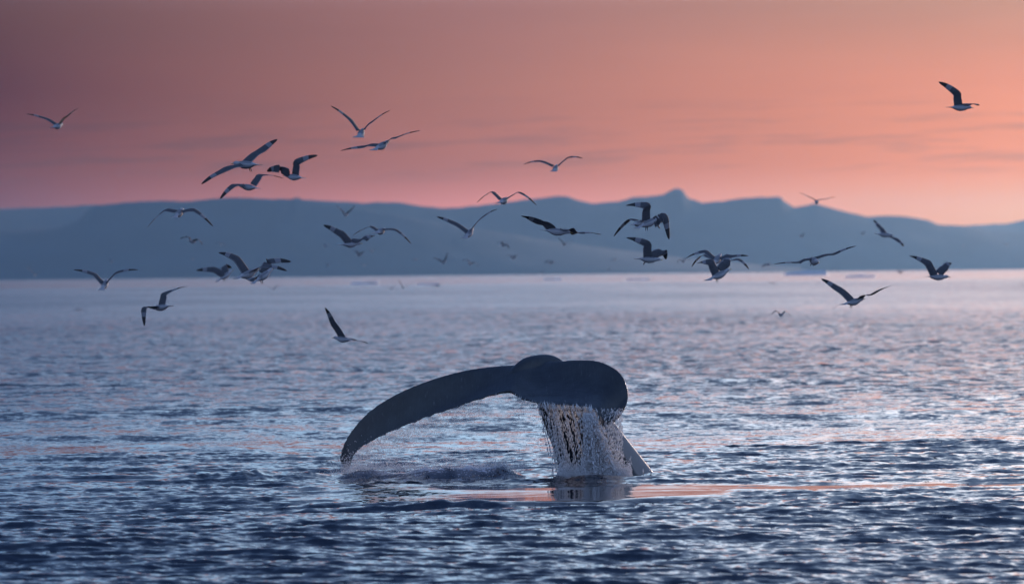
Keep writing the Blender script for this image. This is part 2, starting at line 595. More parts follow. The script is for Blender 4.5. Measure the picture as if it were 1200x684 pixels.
LINE_FAR_R = [(950, 262), (1050, 262), (1100, 264), (1128, 264), (1151, 263.4), (1178, 261.8), (1200, 257.5), (1240, 252), (1300, 247), (1450, 250), (1700, 244), (2100, 256)]
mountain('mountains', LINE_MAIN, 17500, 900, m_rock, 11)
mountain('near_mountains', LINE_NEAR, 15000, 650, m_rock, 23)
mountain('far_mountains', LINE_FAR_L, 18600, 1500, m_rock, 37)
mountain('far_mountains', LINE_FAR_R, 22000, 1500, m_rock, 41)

# ------------------------------------------------------------------ floating ice
m_ice, t, b = new_mat('blue_ice')
g = N(t, 'ShaderNodeNewGeometry')
n = N(t, 'ShaderNodeTexNoise')
n.inputs['Scale'].default_value = 0.4
t.links.new(g.outputs['Position'], n.inputs['Vector'])
t.links.new(MIX(t, n.outputs[0], (0.56, 0.60, 0.68, 1), (0.74, 0.76, 0.80, 1)), b.inputs['Base Color'])
b.inputs['Roughness'].default_value = 0.5


def ice_floe(px, py_base, w_px, h_px, label, seed):
    hor = 326.8 - 0.01033 * px
    d = CAM_H * FPX / max(py_base - hor, 1)
    c = P(px, py_base, d)
    W = w_px / FPX * d / 2
    H = h_px / FPX * d
    nr, nc = 14, 48
    ang = np.linspace(0, 2 * pi, nc, endpoint=False)
    V = []
    prof = [(1.0, -0.6), (1.0, 0.0), (0.985, 0.25), (0.96, 0.5), (0.93, 0.72), (0.88, 0.86), (0.78, 0.93), (0.62, 0.98), (0.45, 1.0), (0.25, 1.0), (0.06, 1.0)]
    for r, z in prof:
        x = np.cos(ang) * r * W * (1 + 0.12 * fbm(np.cos(ang) * 2 + seed, np.sin(ang) * 2, 3, seed))
        y = np.sin(ang) * r * W * 0.45
        top = H * z * (0.72 + 0.55 * fbm(x / W * 2.2 + seed, y / W * 2, 4, seed + 5)) if z > 0 else np.full(nc, z * H)
        V.append(np.stack([x, y, top], -1))
    V = np.concatenate(V)
    Fc = grid_faces(len(prof), nc, wrap=True)
    me = np_mesh('ice_floe', V, Fc, [m_ice], smooth=False)
    o = link('ice_floe', me, loc=(c.x, c.y, 0))
    tag(o, label, 'ice floe', 'ice floes adrift below the far shore')


ice_floe(943, 322.5, 54, 6.0, 'largest blue ice floe, under the gull gliding low before the right shore', 2)
ice_floe(1008, 325.0, 36, 3.2, 'long flat lilac ice floe just right of the largest one', 5)
ice_floe(428, 333.0, 34, 3.0, 'low dark ice floe on the pink strip above the whale\'s left fluke', 9)
ice_floe(748, 328.0, 30, 1.8, 'thin sliver of ice on the pink strip right of centre', 12)
ice_floe(502, 333.6, 26, 2.0, 'faint sliver of ice on the pink strip left of centre', 15)
ice_floe(648, 328.0, 24, 2.2, 'small broken ice piece at the middle of the pink strip', 19)


# ------------------------------------------------------------------ whale tail
def catmull(pts, n):
    pts = np.array(pts, float)
    k = len(pts)
    u = np.linspace(0, k - 1, n)
    i = np.clip(np.floor(u).astype(int), 0, k - 2)
    f = (u - i)[:, None]
    p0, p1, p2, p3 = pts[np.clip(i - 1, 0, k - 1)], pts[i], pts[i + 1], pts[np.clip(i + 2, 0, k - 1)]
    return 0.5 * (2 * p1 + (p2 - p0) * f + (2 * p0 - 5 * p1 + 4 * p2 - p3) * f ** 2 + (3 * p1 - p0 - 3 * p2 + p3) * f ** 3)


WD = 78.0
# leading-edge px, py, depth | trailing-edge px, py, depth | thickness m
FL = [(401, 549, .62, 407, 550, .60, .012), (397.5, 539, .60, 411, 545, .56, .035), (400, 527, .58, 415, 534, .52, .05), (407, 512, .55, 424, 523, .46, .07), (420, 495, .5, 440, 514, .38, .09),
      (437, 479, .46, 457.5, 505, .3, .105), (462, 463.5, .42, 482, 495, .2, .12), (490, 451, .38, 509, 484.5, .08, .135), (520, 441, .34, 537, 475, -.04, .15), (550, 434, .30, 563, 466, -.16, .165), (580, 430.5, .26, 583, 460, -.26, .22),
      (606, 430, .22, 598, 457, -.34, .34),
      (632, 425, .14, 612, 462, -.46, .34), (655, 422.5, .04, 630, 466.5, -.60, .27), (676, 420.5, -.08, 649, 468.5, -.72, .2), (697, 421.5, -.22, 669, 469.5, -.82, .19), (714, 427.5, -.38, 687, 471, -.9, .18),
      (727, 438, -.52, 698, 475, -.95, .16), (733.5, 452, -.64, 703, 481, -.98, .14), (733, 465, -.74, 705, 487, -1.0, .11), (727, 479, -.84, 704, 492, -1.0, .08), (717, 490, -.92, 703, 496, -1.0, .05), (708, 497, -.97, 704, 498, -1.0, .015)]
NS = 260
FL = [(q[0] + (4 if k_ > 18 else 2 if k_ > 13 else 0), q[1] + (1 if 12 <= k_ <= 18 else (2 if k_ > 18 else -1)), q[2] + (.28 if 12 <= k_ <= 19 else .1), q[3] + (2 if k_ > 18 else 0), q[4] + (5 if 12 <= k_ else 1.5 + (2.5 if k_ < 2 else 0)), q[5], q[6]) for k_, q in enumerate(FL)]
fl = catmull(FL, NS)
VL, VT = [], []
verts = []
NP = 40
for i, q in enumerate(fl):
    L = np.array(P(q[0], q[1], WD + q[2]))
    T = np.array(P(q[3], q[4], WD + q[5]))
    VL.append(L)
    VT.append(T)
VL, VT = np.array(VL), np.array(VT)
mid = (VL + VT) / 2
tan = np.gradient(mid, axis=0)
for _ in range(6):
    tan[1:-1] = (tan[:-2] + tan[1:-1] * 2 + tan[2:]) / 4
tan /= np.linalg.norm(tan, axis=1)[:, None]
for i in range(NS):
    ch = VT[i] - VL[i]
    cl_ = np.linalg.norm(ch)
    nrm = np.cross(tan[i], ch)
    nrm /= np.linalg.norm(nrm)
    if nrm[2] < 0 and i < 20:
        nrm = -nrm
    if i == 0:
        nref = nrm
    if np.dot(nrm, nref) < 0:
        nrm = -nrm
    nref = nrm
    s = i / (NS - 1)
    # ragged trailing edge
    rag = 0.012 * value_noise(np.array([s * 90.]), np.array([0.]), 3)[0] + 0.009 * value_noise(np.array([s * 230.]), np.array([5.]), 4)[0]
    rag *= min(1, 6 * min(s, 1 - s))
    th = fl[i, 6]
    right = float(sstep(0.5, 0.62, np.array([s]))[0]) * (1 - float(sstep(0.9, 1.0, np.array([s]))[0]))
    camber = 0.08 * min(1, cl_ / 0.6) + 0.07 * right
    for j in range(NP):
        a = 2 * pi * j / NP
        u = (1 - cos(a)) / 2                 # 0 leading .. 1 trailing
        prof = (2.6 * sqrt(max(u, 0)) * (1 - u) * 0.62 + 0.07 * u) if u > 0 else 0
        zz = th * 0.5 * prof * (1 if sin(a) >= 0 else -1)
        cam_ = camber * 4 * u * (1 - u)
        p = VL[i] + ch * (u * (1 + rag / max(cl_, .05) * (1 if u > .5 else 0) * (u - .5) * 2)) + nrm * (zz + cam_)
        verts.append(p)
verts = np.array(verts)
faces = grid_faces(NS, NP, wrap=True).tolist()
nb = len(verts)
faces.append(list(range(NP))[::-1])
faces.append(list(range((NS - 1) * NP, NS * NP)))
# tail stock: centre px, py, depth, half-width px, half-depth m
ST = [(601, 440, .10, 6, .05), (608, 435, .20, 9, .09), (618, 430, .32, 11.5, .13), (631, 429.5, .44, 14.5, .17), (644, 435, .55, 20, .2), (655, 455, .60, 29, .21), (664, 474, .68, 33, .23), (673, 492, .74, 36, .26),
      (684, 511, .80, 39.5, .29), (694, 531, .88, 44.5, .33), (705, 556, .98, 52, .38), (719, 588, 1.1, 61, .46), (735, 625, 1.3, 70, .52)]
st = catmull(ST, 90)
NQ = 48
cen = np.array([list(P(q[0], q[1], WD + q[2])) for q in st])
cu = np.gradient(cen, axis=0)
cu /= np.linalg.norm(cu, axis=1)[:, None]
sv = []
Fv, Rv, Uv = np.array(F_), np.array(R_), np.array(U_)
for i, q in enumerate(st):
    tp = cu[i] - Fv * np.dot(cu[i], Fv)
    tp /= np.linalg.norm(tp) + 1e-9
    u_ = np.cross(tp, Fv)
    u_ /= np.linalg.norm(u_)
    v_ = np.cross(cu[i], u_)
    v_ /= np.linalg.norm(v_)
    a_ = q[3] / FPX * WD
    for j in range(NQ):
        a = 2 * pi * j / NQ
        ca, sa = cos(a), sin(a)
        k = 1 - 0.10 * abs(sa) ** 3
        sv.append(cen[i] + u_ * (a_ * ca) + v_ * (q[4] * sa * (1 - 0.35 * abs(ca) ** 2.2)) * k)
sv = np.array(sv)
f2 = (grid_faces(90, NQ, wrap=True) + nb).tolist()
f2.append([nb + k for k in range(NQ)][::-1])
f2.append([nb + 89 * NQ + k for k in range(NQ)])
allv = np.vstack([verts, sv])
me = bpy.data.meshes.new('humpback_whale')
me.from_pydata(allv.tolist(), [], faces + f2)
import bmesh
bm = bmesh.new()
bm.from_mesh(me)
bmesh.ops.recalc_face_normals(bm, faces=bm.faces)
bm.to_mesh(me)
bm.free()
mat_whale, t, b = new_mat('wet_whale_skin')
g = N(t, 'ShaderNodeNewGeometry')
n = N(t, 'ShaderNodeTexNoise')
n.inputs['Scale'].default_value = 5
n.inputs['Detail'].default_value = 6
n.inputs['Roughness'].default_value = 0.65
t.links.new(g.outputs['Position'], n.inputs['Vector'])
base = MIX(t, MAPR(t, n.outputs[0], 0.35, 0.7), (0.006, 0.010, 0.016, 1), (0.017, 0.024, 0.033, 1))
# pale scratches and scars
vs_ = N(t, 'ShaderNodeTexNoise')
vs_.inputs['Scale'].default_value = 1
vs_.inputs['Detail'].default_value = 5
vm = N(t, 'ShaderNodeMapping')
vm.inputs['Scale'].default_value = (40, 6, 9)
vm.inputs['Rotation'].default_value = (0, 0.7, 0)
t.links.new(g.outputs['Position'], vm.inputs[0])
t.links.new(vm.outputs[0], vs_.inputs['Vector'])
base = MIX(t, MATH(t, 'MULTIPLY', MAPR(t, vs_.outputs[0], 0.62, 0.74), 0.35), base, (0.12, 0.13, 0.15, 1))
# paler right edge of the stock, and scarred tip
at = N(t, 'ShaderNodeAttribute', attribute_name='pale').outputs['Fac']
pn = MAPR(t, MATH(t, 'ADD', at, MATH(t, 'MULTIPLY', MATH(t, 'SUBTRACT', n.outputs[0], 0.5), 0.7)), 0.35, 0.75)
base = MIX(t, pn, base, (0.30, 0.29, 0.28, 1))
t.links.new(base, b.inputs['Base Color'])
t.links.new(MAPR(t, pn, 0.0, 1.0, 0.30, 0.55, 'LINEAR'), b.inputs['Roughness'])
b.inputs['Coat Weight'].default_value = 0.45
b.inputs['Coat Roughness'].default_value = 0.12
nb2 = N(t, 'ShaderNodeTexNoise')
nb2.inputs['Scale'].default_value = 14
nb2.inputs['Detail'].default_value = 5
t.links.new(vm.outputs[0], nb2.inputs['Vector'])
nb2.inputs['Scale'].default_value = 0.5
bp = N(t, 'ShaderNodeBump')
bp.inputs['Strength'].default_value = 0.45
bp.inputs['Distance'].default_value = 0.02
t.links.new(nb2.outputs[0], bp.inputs['Height'])
bpb = N(t, 'ShaderNodeBump')
bpb.inputs['Strength'].default_value = 0.3
bpb.inputs['Distance'].default_value = 0.03
t.links.new(n.outputs[0], bpb.inputs['Height'])
t.links.new(bp.outputs[0], bpb.inputs['Normal'])
t.links.new(bpb.outputs[0], b.inputs['Normal'])
me.materials.append(mat_whale)
# merge fluke and stock into one continuous body
tmp = bpy.data.objects.new('tmp_whale', me)
col.objects.link(tmp)
md = tmp.modifiers.new('remesh', 'REMESH')
md.mode = 'VOXEL'
md.voxel_size = 0.016
md.use_smooth_shade = True
sm = tmp.modifiers.new('smooth', 'SMOOTH')
sm.factor = 0.5
sm.iterations = 8
dg = bpy.context.evaluated_depsgraph_get()
dg.update()
wme = bpy.data.meshes.new_from_object(tmp.evaluated_get(dg))
bpy.data.objects.remove(tmp)
wme.name = 'humpback_whale'
wme.materials.clear()
wme.materials.append(mat_whale)
nvw = len(wme.vertices)
co = np.empty(nvw * 3, np.float32)
wme.vertices.foreach_get('co', co)
co = co.reshape(-1, 3)
rel = co - np.array(CP)
dd = rel @ Fv
pxx = 600 + rel @ Rv / dd * FPX
pyy = 342 - rel @ Uv / dd * FPX
# right flank of the stock is pale (measured along the stock itself)
stx = np.interp(pyy, [q[1] for q in ST[4:]], [q[0] for q in ST[4:]])
sth = np.interp(pyy, [q[1] for q in ST[4:]], [q[3] for q in ST[4:]])
side_ = (pxx - stx) / sth
pale = sstep(0.66, 0.93, side_) * sstep(485, 505, pyy) * (dd > WD + 0.2)
pale = np.maximum(pale, (1 - sstep(398, 402, pxx)) * sstep(520, 532, pyy) * 0.5)
pale = np.maximum(pale, (1 - sstep(0.0, 0.1, np.abs(dd - (WD - .93)))) * sstep(470, 480, pyy) * (pxx > 700) * 0.42)
a = wme.attributes.new('pale', 'FLOAT', 'POINT')
a.data.foreach_set('value', pale.astype(np.float32))
for p_ in wme.polygons:
    p_.use_smooth = True
whale = link('humpback_whale', wme)
tag(whale, 'dark wet tail flukes of a diving whale, streaming water over the sea', 'whale')

# ------------------------------------------------------------------ falling water
OCT = np.array([(0, 0, 1), (1, 0, 0), (0, 1, 0), (-1, 0, 0), (0, -1, 0), (0, 0, -1)], float)
OCTF = np.array([(0, 1, 2), (0, 2, 3), (0, 3, 4), (0, 4, 1), (5, 2, 1), (5, 3, 2), (5, 4, 3), (5, 1, 4)])


def drops(name, centres, radii, lengths, lean, mat, label, cat):
    """many water drops, each stretched along its fall, as one object"""
    c = np.asarray(centres)
    n = len(c)
    r = np.asarray(radii)[:, None, None]
    l = np.asarray(lengths)[:, None]
    base = OCT[None] * np.array([1, 1, 0]) * r
    ln = np.asarray(lean)                       # (n,3) unit fall direction
    V = c[:, None, :] + base + ln[:, None, :] * (OCT[None, :, 2:3] * l[:, :, None])
    Fc = (OCTF[None] + (np.arange(n) * 6)[:, None, None]).reshape(-1, 3)
    me = np_mesh(name, V.reshape(-1, 3), Fc, [mat])
    return tag(link(name, me), label, cat, kind='stuff')


mat_spray, t, b = new_mat('white_water')
b.inputs['Base Color'].default_value = (0.96, 0.96, 0.97, 1)
b.inputs['Roughness'].default_value = 0.2
b.inputs['IOR'].default_value = 1.333
tr = N(t, 'ShaderNodeBsdfTranslucent')
tr.inputs['Color'].default_value = (0.96, 0.96, 0.97, 1)
gl = N(t, 'ShaderNodeBsdfGlass')
gl.inputs['IOR'].default_value = 1.33
gl.inputs['Roughness'].default_value = 0.25
ms0 = N(t, 'ShaderNodeMixShader')
ms0.inputs[0].default_value = 0.30
t.links.new(b.outputs[0], ms0.inputs[1])
t.links.new(tr.outputs[0], ms0.inputs[2])
ms = N(t, 'ShaderNodeMixShader')
ms.inputs[0].default_value = 0.10
t.links.new(ms0.outputs[0], ms.inputs[1])
t.links.new(gl.outputs[0], ms.inputs[2])
t.links.new(ms.outputs[0], t.nodes['Material Output'].inputs['Surface'])


def edge_at(px):
    """trailing edge of the flukes at an image column -> world point"""
    k = np.argmin(np.abs(fl[:, 3] - px) + np.where((px > 600) & (fl[:, 3] < 598), 99, 0))
    return VT[k], k


cen_l, rad_l, len_l, dir_l = [], [], [], []


def add_drop(p, r, l, d=(0, 0, 1)):
    cen_l.append(p)
    rad_l.append(r)
    len_l.append(l)
    dir_l.append(d)


def take(name, label, cat, mat=mat_spray):
    global cen_l, rad_l, len_l, dir_l
    d = np.array(dir_l, float)
    d /= np.linalg.norm(d, axis=1)[:, None]
    drops(name, np.array(cen_l), np.array(rad_l), np.array(len_l), d, mat, label, cat)
    cen_l, rad_l, len_l, dir_l = [], [], [], []


R = random.Random(5)
# curtain below the right fluke: strands that break into beads
for k in range(100):
    u = R.random() * 0.9
    px = 629 + 78 * u
    dens = 0.55 + 0.45 * sin(u * pi)
    e, ki = edge_at(px)
    y0 = e[1] + R.uniform(-0.04, 0.30)
    x0 = e[0] + R.uniform(-0.02, 0.02)
    z0 = e[2] + R.uniform(-0.05, -0.01)
    drift = R.gauss(0.0, 0.03) + 0.23 - 0.10 * u
    zend = -0.02 if R.random() < 0.8 else R.uniform(0, z0)
    z = z0
    ph = R.random() * 9
    big = R.uniform(0.7, 1.3)
    first = True
    while z > zend:
        f = (z0 - z) / max(z0, .1)
        l = R.uniform(0.018, 0.045) * (1.8 if f < 0.15 else 1)
        gap = R.uniform(-0.6, 0.35) * l
        x0 += R.gauss(0, 0.006)
        r = R.uniform(0.0048, 0.0092) * big * (1.25 if f < 0.2 else 1)
        x = x0 + drift * f + 0.008 * sin(ph + 9 * f) + R.gauss(0, 0.003)
        if R.random() < dens + 0.25:
            add_drop((x, y0 + R.gauss(0, .01), z), r, l, (R.gauss(-.25, .15) if f < 0.2 else R.gauss(0, .12), 0, 1))
        z -= 2 * l * 0.8 + gap * 1.3
# thick white fall beside the tip
streams = [(R.uniform(-1.1, 1.1), R.gauss(0, 0.12), R.uniform(0.3, 1.0)) for _ in range(75)]
for k in range(12000):
    f = R.random() ** 0.8
    sx_, sy_, sw_ = R.choice(streams)
    if R.random() > sw_:
        continue
    z = 0.9 * (1 - f) + 0.0
    cx = 1.03 + 0.17 * f
    w = 0.09 + 0.20 * f ** 1.5
    x = cx + sx_ * w * 0.85 + R.gauss(0, 0.012)
    y = WD - 0.75 + sy_ + R.gauss(0, 0.02)
    add_drop((x, y, z), R.uniform(0.003, 0.009), R.uniform(0.008, 0.03), (R.gauss(.05, .15), 0, 1))
for k in range(900):
    f = R.random()
    add_drop((0.985 + 0.23 * f + 0.03 + R.gauss(0, .5) * (0.10 + 0.2 * f), WD - 0.95 + R.gauss(0, .08), 0.88 * (1 - f)), R.uniform(0.006, 0.012), R.uniform(0.012, 0.05), (R.gauss(.05, .15), 0, 1))
# froth where it lands
for k in range(7000):
    x = 0.60 + 1.0 * R.random()
    add_drop((x, WD - 0.85 + R.gauss(0, .12), abs(R.gauss(0, 0.09 + 0.06 * exp(-((x - 1.2) / .25) ** 2)))), R.uniform(0.003, 0.008), R.uniform(0.004, 0.014), (R.gauss(0, .5), 0, 1))
# water shed round the tip and right edge
for k in range(1300):
    f = R.random()
    px = 704 + 26 * R.random()
    p = P(px, 482 + 75 * f + R.uniform(-4, 4), WD - 0.85 + R.gauss(0, .1))
    add_drop(tuple(p), R.uniform(0.003, 0.007), R.uniform(0.008, 0.03), (R.gauss(.1, .15), 0, 1))
# short diagonal rivulets leaving the skin along the trailing edge
for k in range(300):
    px = R.uniform(604, 702)
    e, ki = edge_at(px)
    add_drop((e[0] + R.gauss(0, .006), e[1] - 0.01 + R.uniform(-.01, .05), e[2] - R.uniform(0.0, 0.07)), R.uniform(0.002, 0.004), R.uniform(0.015, 0.04), (0.55, 0, 1))
# sparse drops between notch and curtain
for k in range(260):
    px = R.uniform(598, 640)
    e, ki = edge_at(px)
    z = e[2] * R.random() ** 0.7
    add_drop((e[0] + R.gauss(0, .05), e[1] + R.uniform(-.1, .2), z), R.uniform(0.002, 0.0045), R.uniform(0.005, 0.02))
take('falling_water', 'white curtain of water pouring off the right fluke in beaded strands', 'water')

# fine drips below the left fluke
for k in range(150):
    u = R.random()
    px = 409 + 175 * u ** 1.5
    e, ki = edge_at(px)
    z0 = e[2]
    reach = R.random() ** (0.5 + 2.2 * u)
    z = z0
    zend = z0 * (1 - reach)
    x0 = e[0] + R.gauss(0, .012)
    drift = R.gauss(0, 0.03)
    while z > zend:
        f = (z0 - z) / max(z0, .1)
        l = R.uniform(0.006, 0.03)
        if R.random() < 0.75 - 0.45 * u:
            add_drop((x0 + drift * f + R.gauss(0, .008 + 0.02 * f), e[1] + R.gauss(0, .03), z), R.uniform(0.0018, 0.0042), l, (R.gauss(0, .15), 0, 1))
        z -= l + R.uniform(0.01, 0.05)
for k in range(4500):
    u = R.random()
    px = 410 + 150 * u ** 1.3
    e, ki = edge_at(px)
    z = e[2] - abs(R.gauss(0, 0.13 + 0.05 * (1 - u)))
    if z > 0:
        add_drop((e[0] + R.gauss(0.01, .03), e[1] + R.gauss(0, .05), z), R.uniform(0.0014, 0.0038), R.uniform(0.003, 0.012))
take('dripping_water', 'fine drops falling in a veil below the long left fluke', 'water')

# splash drops over the ridge and round the stock
for k in range(10000):
    m_ = R.random()
    if m_ < 0.66:
        x = R.uniform(-2.35, 0.15)
        amp = 0.09 + 0.10 * exp(-((x + 1.9) / 0.5) ** 2) + 0.05 * exp(-((x + .7) / 0.5) ** 2)
        y = 77.0 + 0.2 * sin(x * 2.1) + R.gauss(0, .25)
        z = 0.04 + abs(R.gauss(0, amp)) * R.random() + 0.13 * exp(-((y - 77.0) / .5) ** 2)
    elif m_ < 0.97:
        x = 0.62 + 0.98 * R.random()
        y = 77.1 + R.gauss(0, .15)
        z = abs(R.gauss(0, 0.07)) + 0.01
    else:
        x = -2.38 + R.gauss(0, .12)
        y = WD + .45 + R.gauss(0, .1)
        z = 0.05 + abs(R.gauss(0, .10))
    add_drop((x, y, z), R.uniform(0.0018, 0.006), R.uniform(0.003, 0.012), (R.gauss(0, .5), 0, 1))
take('splash_spray', 'low white spray thrown up where the flukes drip on the sea', 'water')

# ------------------------------------------------------------------ gulls
m_body, t, b = new_mat('gull_white')
g = N(t, 'ShaderNodeTexCoord')
n = N(t, 'ShaderNodeTexNoise')
n.inputs['Scale'].default_value = 30
t.links.new(g.outputs['Object'], n.inputs['Vector'])
t.links.new(MIX(t, n.outputs[0], (0.34, 0.35, 0.38, 1), (0.48, 0.49, 0.52, 1)), b.inputs['Base Color'])
b.inputs['Roughness'].default_value = 0.8
m_grey, t, b = new_mat('gull_grey')
g = N(t, 'ShaderNodeTexCoord')
n = N(t, 'ShaderNodeTexNoise')
n.inputs['Scale'].default_value = 25
t.links.new(g.outputs['Object'], n.inputs['Vector'])
t.links.new(MIX(t, n.outputs[0], (0.05, 0.055, 0.065, 1), (0.10, 0.105, 0.125, 1)), b.inputs['Base Color'])
b.inputs['Roughness'].default_value = 0.8
m_black, t, b = new_mat('gull_black')
b.inputs['Base Color'].default_value = (0.025, 0.025, 0.028, 1)
b.inputs['Roughness'].default_value = 0.7
m_pale, t, b = new_mat('gull_pale_grey')
b.inputs['Base Color'].default_value = (0.22, 0.23, 0.26, 1)
b.inputs['Roughness'].default_value = 0.8
m_beak, t, b = new_mat('gull_beak')
b.inputs['Base Color'].default_value = (0.30, 0.24, 0.08, 1)
b.inputs['Roughness'].default_value = 0.5
GM = [m_body, m_grey, m_black, m_pale]

BODY = [  # along body (m, + forward), half width, half height, lift
    (.205, .003, .004, .008), (.195, .013, .015, .010), (.175, .024, .026, .012), (.150, .029, .030, .011), (.125, .029, .031, .006), (.095, .038, .040, 0.0), (.050, .050, .052, -.004),
    (0.0, .054, .055, -.006), (-.050, .049, .048, -.003), (-.095, .037, .034, .002), (-.125, .027, .020, .004), (-.155, .030, .009, .004), (-.190, .046, .005, .003), (-.225, .062, .0035, .002), (-.235, .058, .002, .002)]


def wing_mesh(sh, wr, tp, fwd, upv, flip, tipblack=0.78):
    """one wing from shoulder over wrist to tip, as an aerofoil loft"""
    sh, wr, tp = np.array(sh), np.array(wr), np.array(tp)
    el = sh * 0.5 + wr * 0.5 + np.array(upv) * 0.012
    mid2 = wr * 0.5 + tp * 0.5 + (wr - sh) * 0.06 + np.array(upv) * 0.012
    pts = catmull([sh * 1.0 - (wr - sh) * .15, sh, el, wr, mid2, tp], 22)
    n = len(pts)
    tg = np.gradient(pts, axis=0)
    tg /= np.linalg.norm(tg, axis=1)[:, None]
    V = []
    idx = []
    K = 10
    for i in range(n):
        s = i / (n - 1)
        chord = np.interp(s, [0, .15, .35, .55, .75, .9, .97, 1], [.135, .155, .145, .138, .102, .06, .03, .004])
        sweep = np.interp(s, [0, .35, .55, 1], [0, .02, .035, -.035])
        f = np.array(fwd)
        f = f - tg[i] * np.dot(f, tg[i])
        ln = np.linalg.norm(f)
        f = f / ln if ln > 0.15 else np.array(upv)
        nm = np.cross(tg[i], f)
        nm /= np.linalg.norm(nm)
        if np.dot(nm, upv) < 0:
            nm = -nm
        th = np.interp(s, [0, .4, 1], [.018, .011, .002])
        for k in range(K):
            a = 2 * pi * k / K
            u = (1 - cos(a)) / 2
            z = th * (1.0 if sin(a) > 0 else -.35) * sqrt(u) * (1 - u) * 1.6 + 0.10 * chord * 4 * u * (1 - u) * .6
            V.append(pts[i] + f * (chord * (0.32 - u) + sweep) + nm * z)
    Fc = grid_faces(n, K, wrap=True)
    for fi in range(len(Fc)):
        s = (fi // K) / (n - 1)
        k = fi % K
        if s > tipblack:
            idx.append(2)
        elif s > tipblack - .07:
            idx.append(3)
        elif k in (4, 5):
            idx.append(3)
        else:
            idx.append(1)
    return np.array(V), Fc, idx


def gull_mesh(body_dir, wings, up_hint, tail_spread=1.0, size=1.0):
    """body_dir: unit forward; wings: two (shoulder, wrist, tip) in metres round the body centre"""
    f = np.array(body_dir, float)
    f /= np.linalg.norm(f)
    r = np.cross(f, up_hint)
    r /= np.linalg.norm(r)
    u = np.cross(r, f)
    V, Fc, idx = [], [], []
    K = 14
    for (x, w, h, l) in BODY:
        if x < -.14:
            w *= tail_spread
        for k in range(K):
            a = 2 * pi * k / K
            V.append(f * x + r * (w * cos(a)) + u * (h * sin(a) + l))
    V = np.array(V)
    Fb = grid_faces(len(BODY), K, wrap=True)
    for i in range(len(Fb)):
        ring = i // K
        k = i % K
        top = 1 <= k <= 5
        idx.append(3 if (top and 5 <= ring <= 8) else 0)
    parts_v, parts_f, ids = [V], [Fb], idx
    off = len(V)
    for sgn, (s, w, t_) in zip((-1, 1), wings):
        v, fc, ix = wing_mesh(s, w, t_, f, u, sgn < 0)
        parts_v.append(v)
        parts_f.append(fc + off)
        ids = ids + ix
        off += len(v)
    V = np.concatenate(parts_v) * size
    Fc = np.concatenate(parts_f)
    return V, Fc, ids, f, r, u


def cone_part(name, parent, base, tip, r0, mat, flat=1.0):
    base, tip = np.array(base, float), np.array(tip, float)
    ax = tip - base
    ax /= np.linalg.norm(ax)
    a1 = np.cross(ax, (0.3, 0.2, 1))
    a1 /= np.linalg.norm(a1)
    a2 = np.cross(ax, a1)
    V = []
    prof = [(0, 1.0), (.45, .85), (.8, .5), (1, .08)]
    for s, rr_ in prof:
        for k in range(8):
            a = 2 * pi * k / 8
            V.append(base + (tip - base) * s + a1 * (r0 * rr_ * cos(a)) + a2 * (r0 * rr_ * sin(a) * flat))
    me = np_mesh(name, np.array(V), grid_faces(4, 8, wrap=True), [mat])
    return link(name, me, parent)


def gull(body, fdir, wl, wr, label, D=None, feet=False, size=1.0, tail=1.0, group=None):
    """body: px, py; fdir: forward in (right, up, away); wl / wr: (shoulder, wrist, tip) each (px, py, dz)"""
    def plen(w):
        return math.hypot(w[1][0] - w[0][0], w[1][1] - w[0][1]) + math.hypot(w[2][0] - w[1][0], w[2][1] - w[1][1])
    if D is None:
        D = min(max(FPX * 0.56 / max(plen(wl), plen(wr)), 74), 130)
    c = P(body[0], body[1], D)
    k = 1.0

    def loc(p):
        q = P(p[0], p[1], D + p[2])
        return np.array(q - c)
    f = np.array(R_ * fdir[0] + U_ * fdir[1] + F_ * fdir[2])
    ws = [[loc(q) for q in wl], [loc(q) for q in wr]]
    span = ws[1][0] - ws[0][0]
    up = np.array(U_)
    V, Fc, ids, f, r, u = gull_mesh(f, ws, up, tail)
    me = np_mesh('gull', V, Fc, GM, mat_idx=ids)
    o = link('gull', me, loc=c)
    tag(o, label, 'gull', group or 'gulls flying round the whale')
    cone_part('beak', o, f * .198 + u * .008, f * .245 - u * .002, .0085, m_beak, .8)
    if feet:
        for s in (-1, 1):
            cone_part('foot', o, f * -.055 + r * .018 * s - u * .035, f * -.085 + r * .022 * s - u * .095, .007, m_black)
    return o


def W(*p):
    """shoulder, wrist, tip; depth defaults suit a gull seen from behind"""
    out = []
    dz = (0.0, 0.05, -0.03)
    for i, q in enumerate(p):
        out.append((q[0], q[1], q[2] if len(q) > 2 else dz[i]))
    return out


AW = (0.25, 0.12, 1.0)          # flying away
gull((67.5, 147.8), (.35, .15, .9), W((64.5, 145), (51.6, 138.5), (29.6, 133.2)), W((71, 144), (78.8, 136.3), (93.7, 126.2)), 'dark gull flying alone at the far left of the pink sky')
gull((423, 156.5), (.15, .3, .95), W((419, 151.5), (407.9, 138.3), (387.5, 123.2)), W((427.5, 151.5), (437, 142.5), (457.9, 128.4)), 'gull with both wings raised in a wide V, highest left of centre', tail=1.7)
gull((447, 171), (.5, .3, .8), W((442, 170), (427, 172), (398, 176.5)), W((452, 167.5), (466, 161), (493.4, 152.5)), 'gull with level outstretched wings just below the one with wings in a V', tail=1.3)
gull((288.5, 192.8), (-.85, .05, .5), W((280, 194, -.05), (260.7, 200.5, -.12), (234.4, 214.5, -.2)), W((288.5, 189, .05), (307, 176.2, .12), (323.6, 161.8, .15)), 'gull flying left with its wings in one long slanting line', feet=True)
gull((291, 219.3), (-.85, .12, .5), W((284, 217, -.03), (272.4, 218.5, -.08), (256.3, 232, -.12)), W((297, 215, .03), (306.5, 205.4, .1), (332, 209.5, .2)), 'gull with arched drooping wings just above the mountain crest')
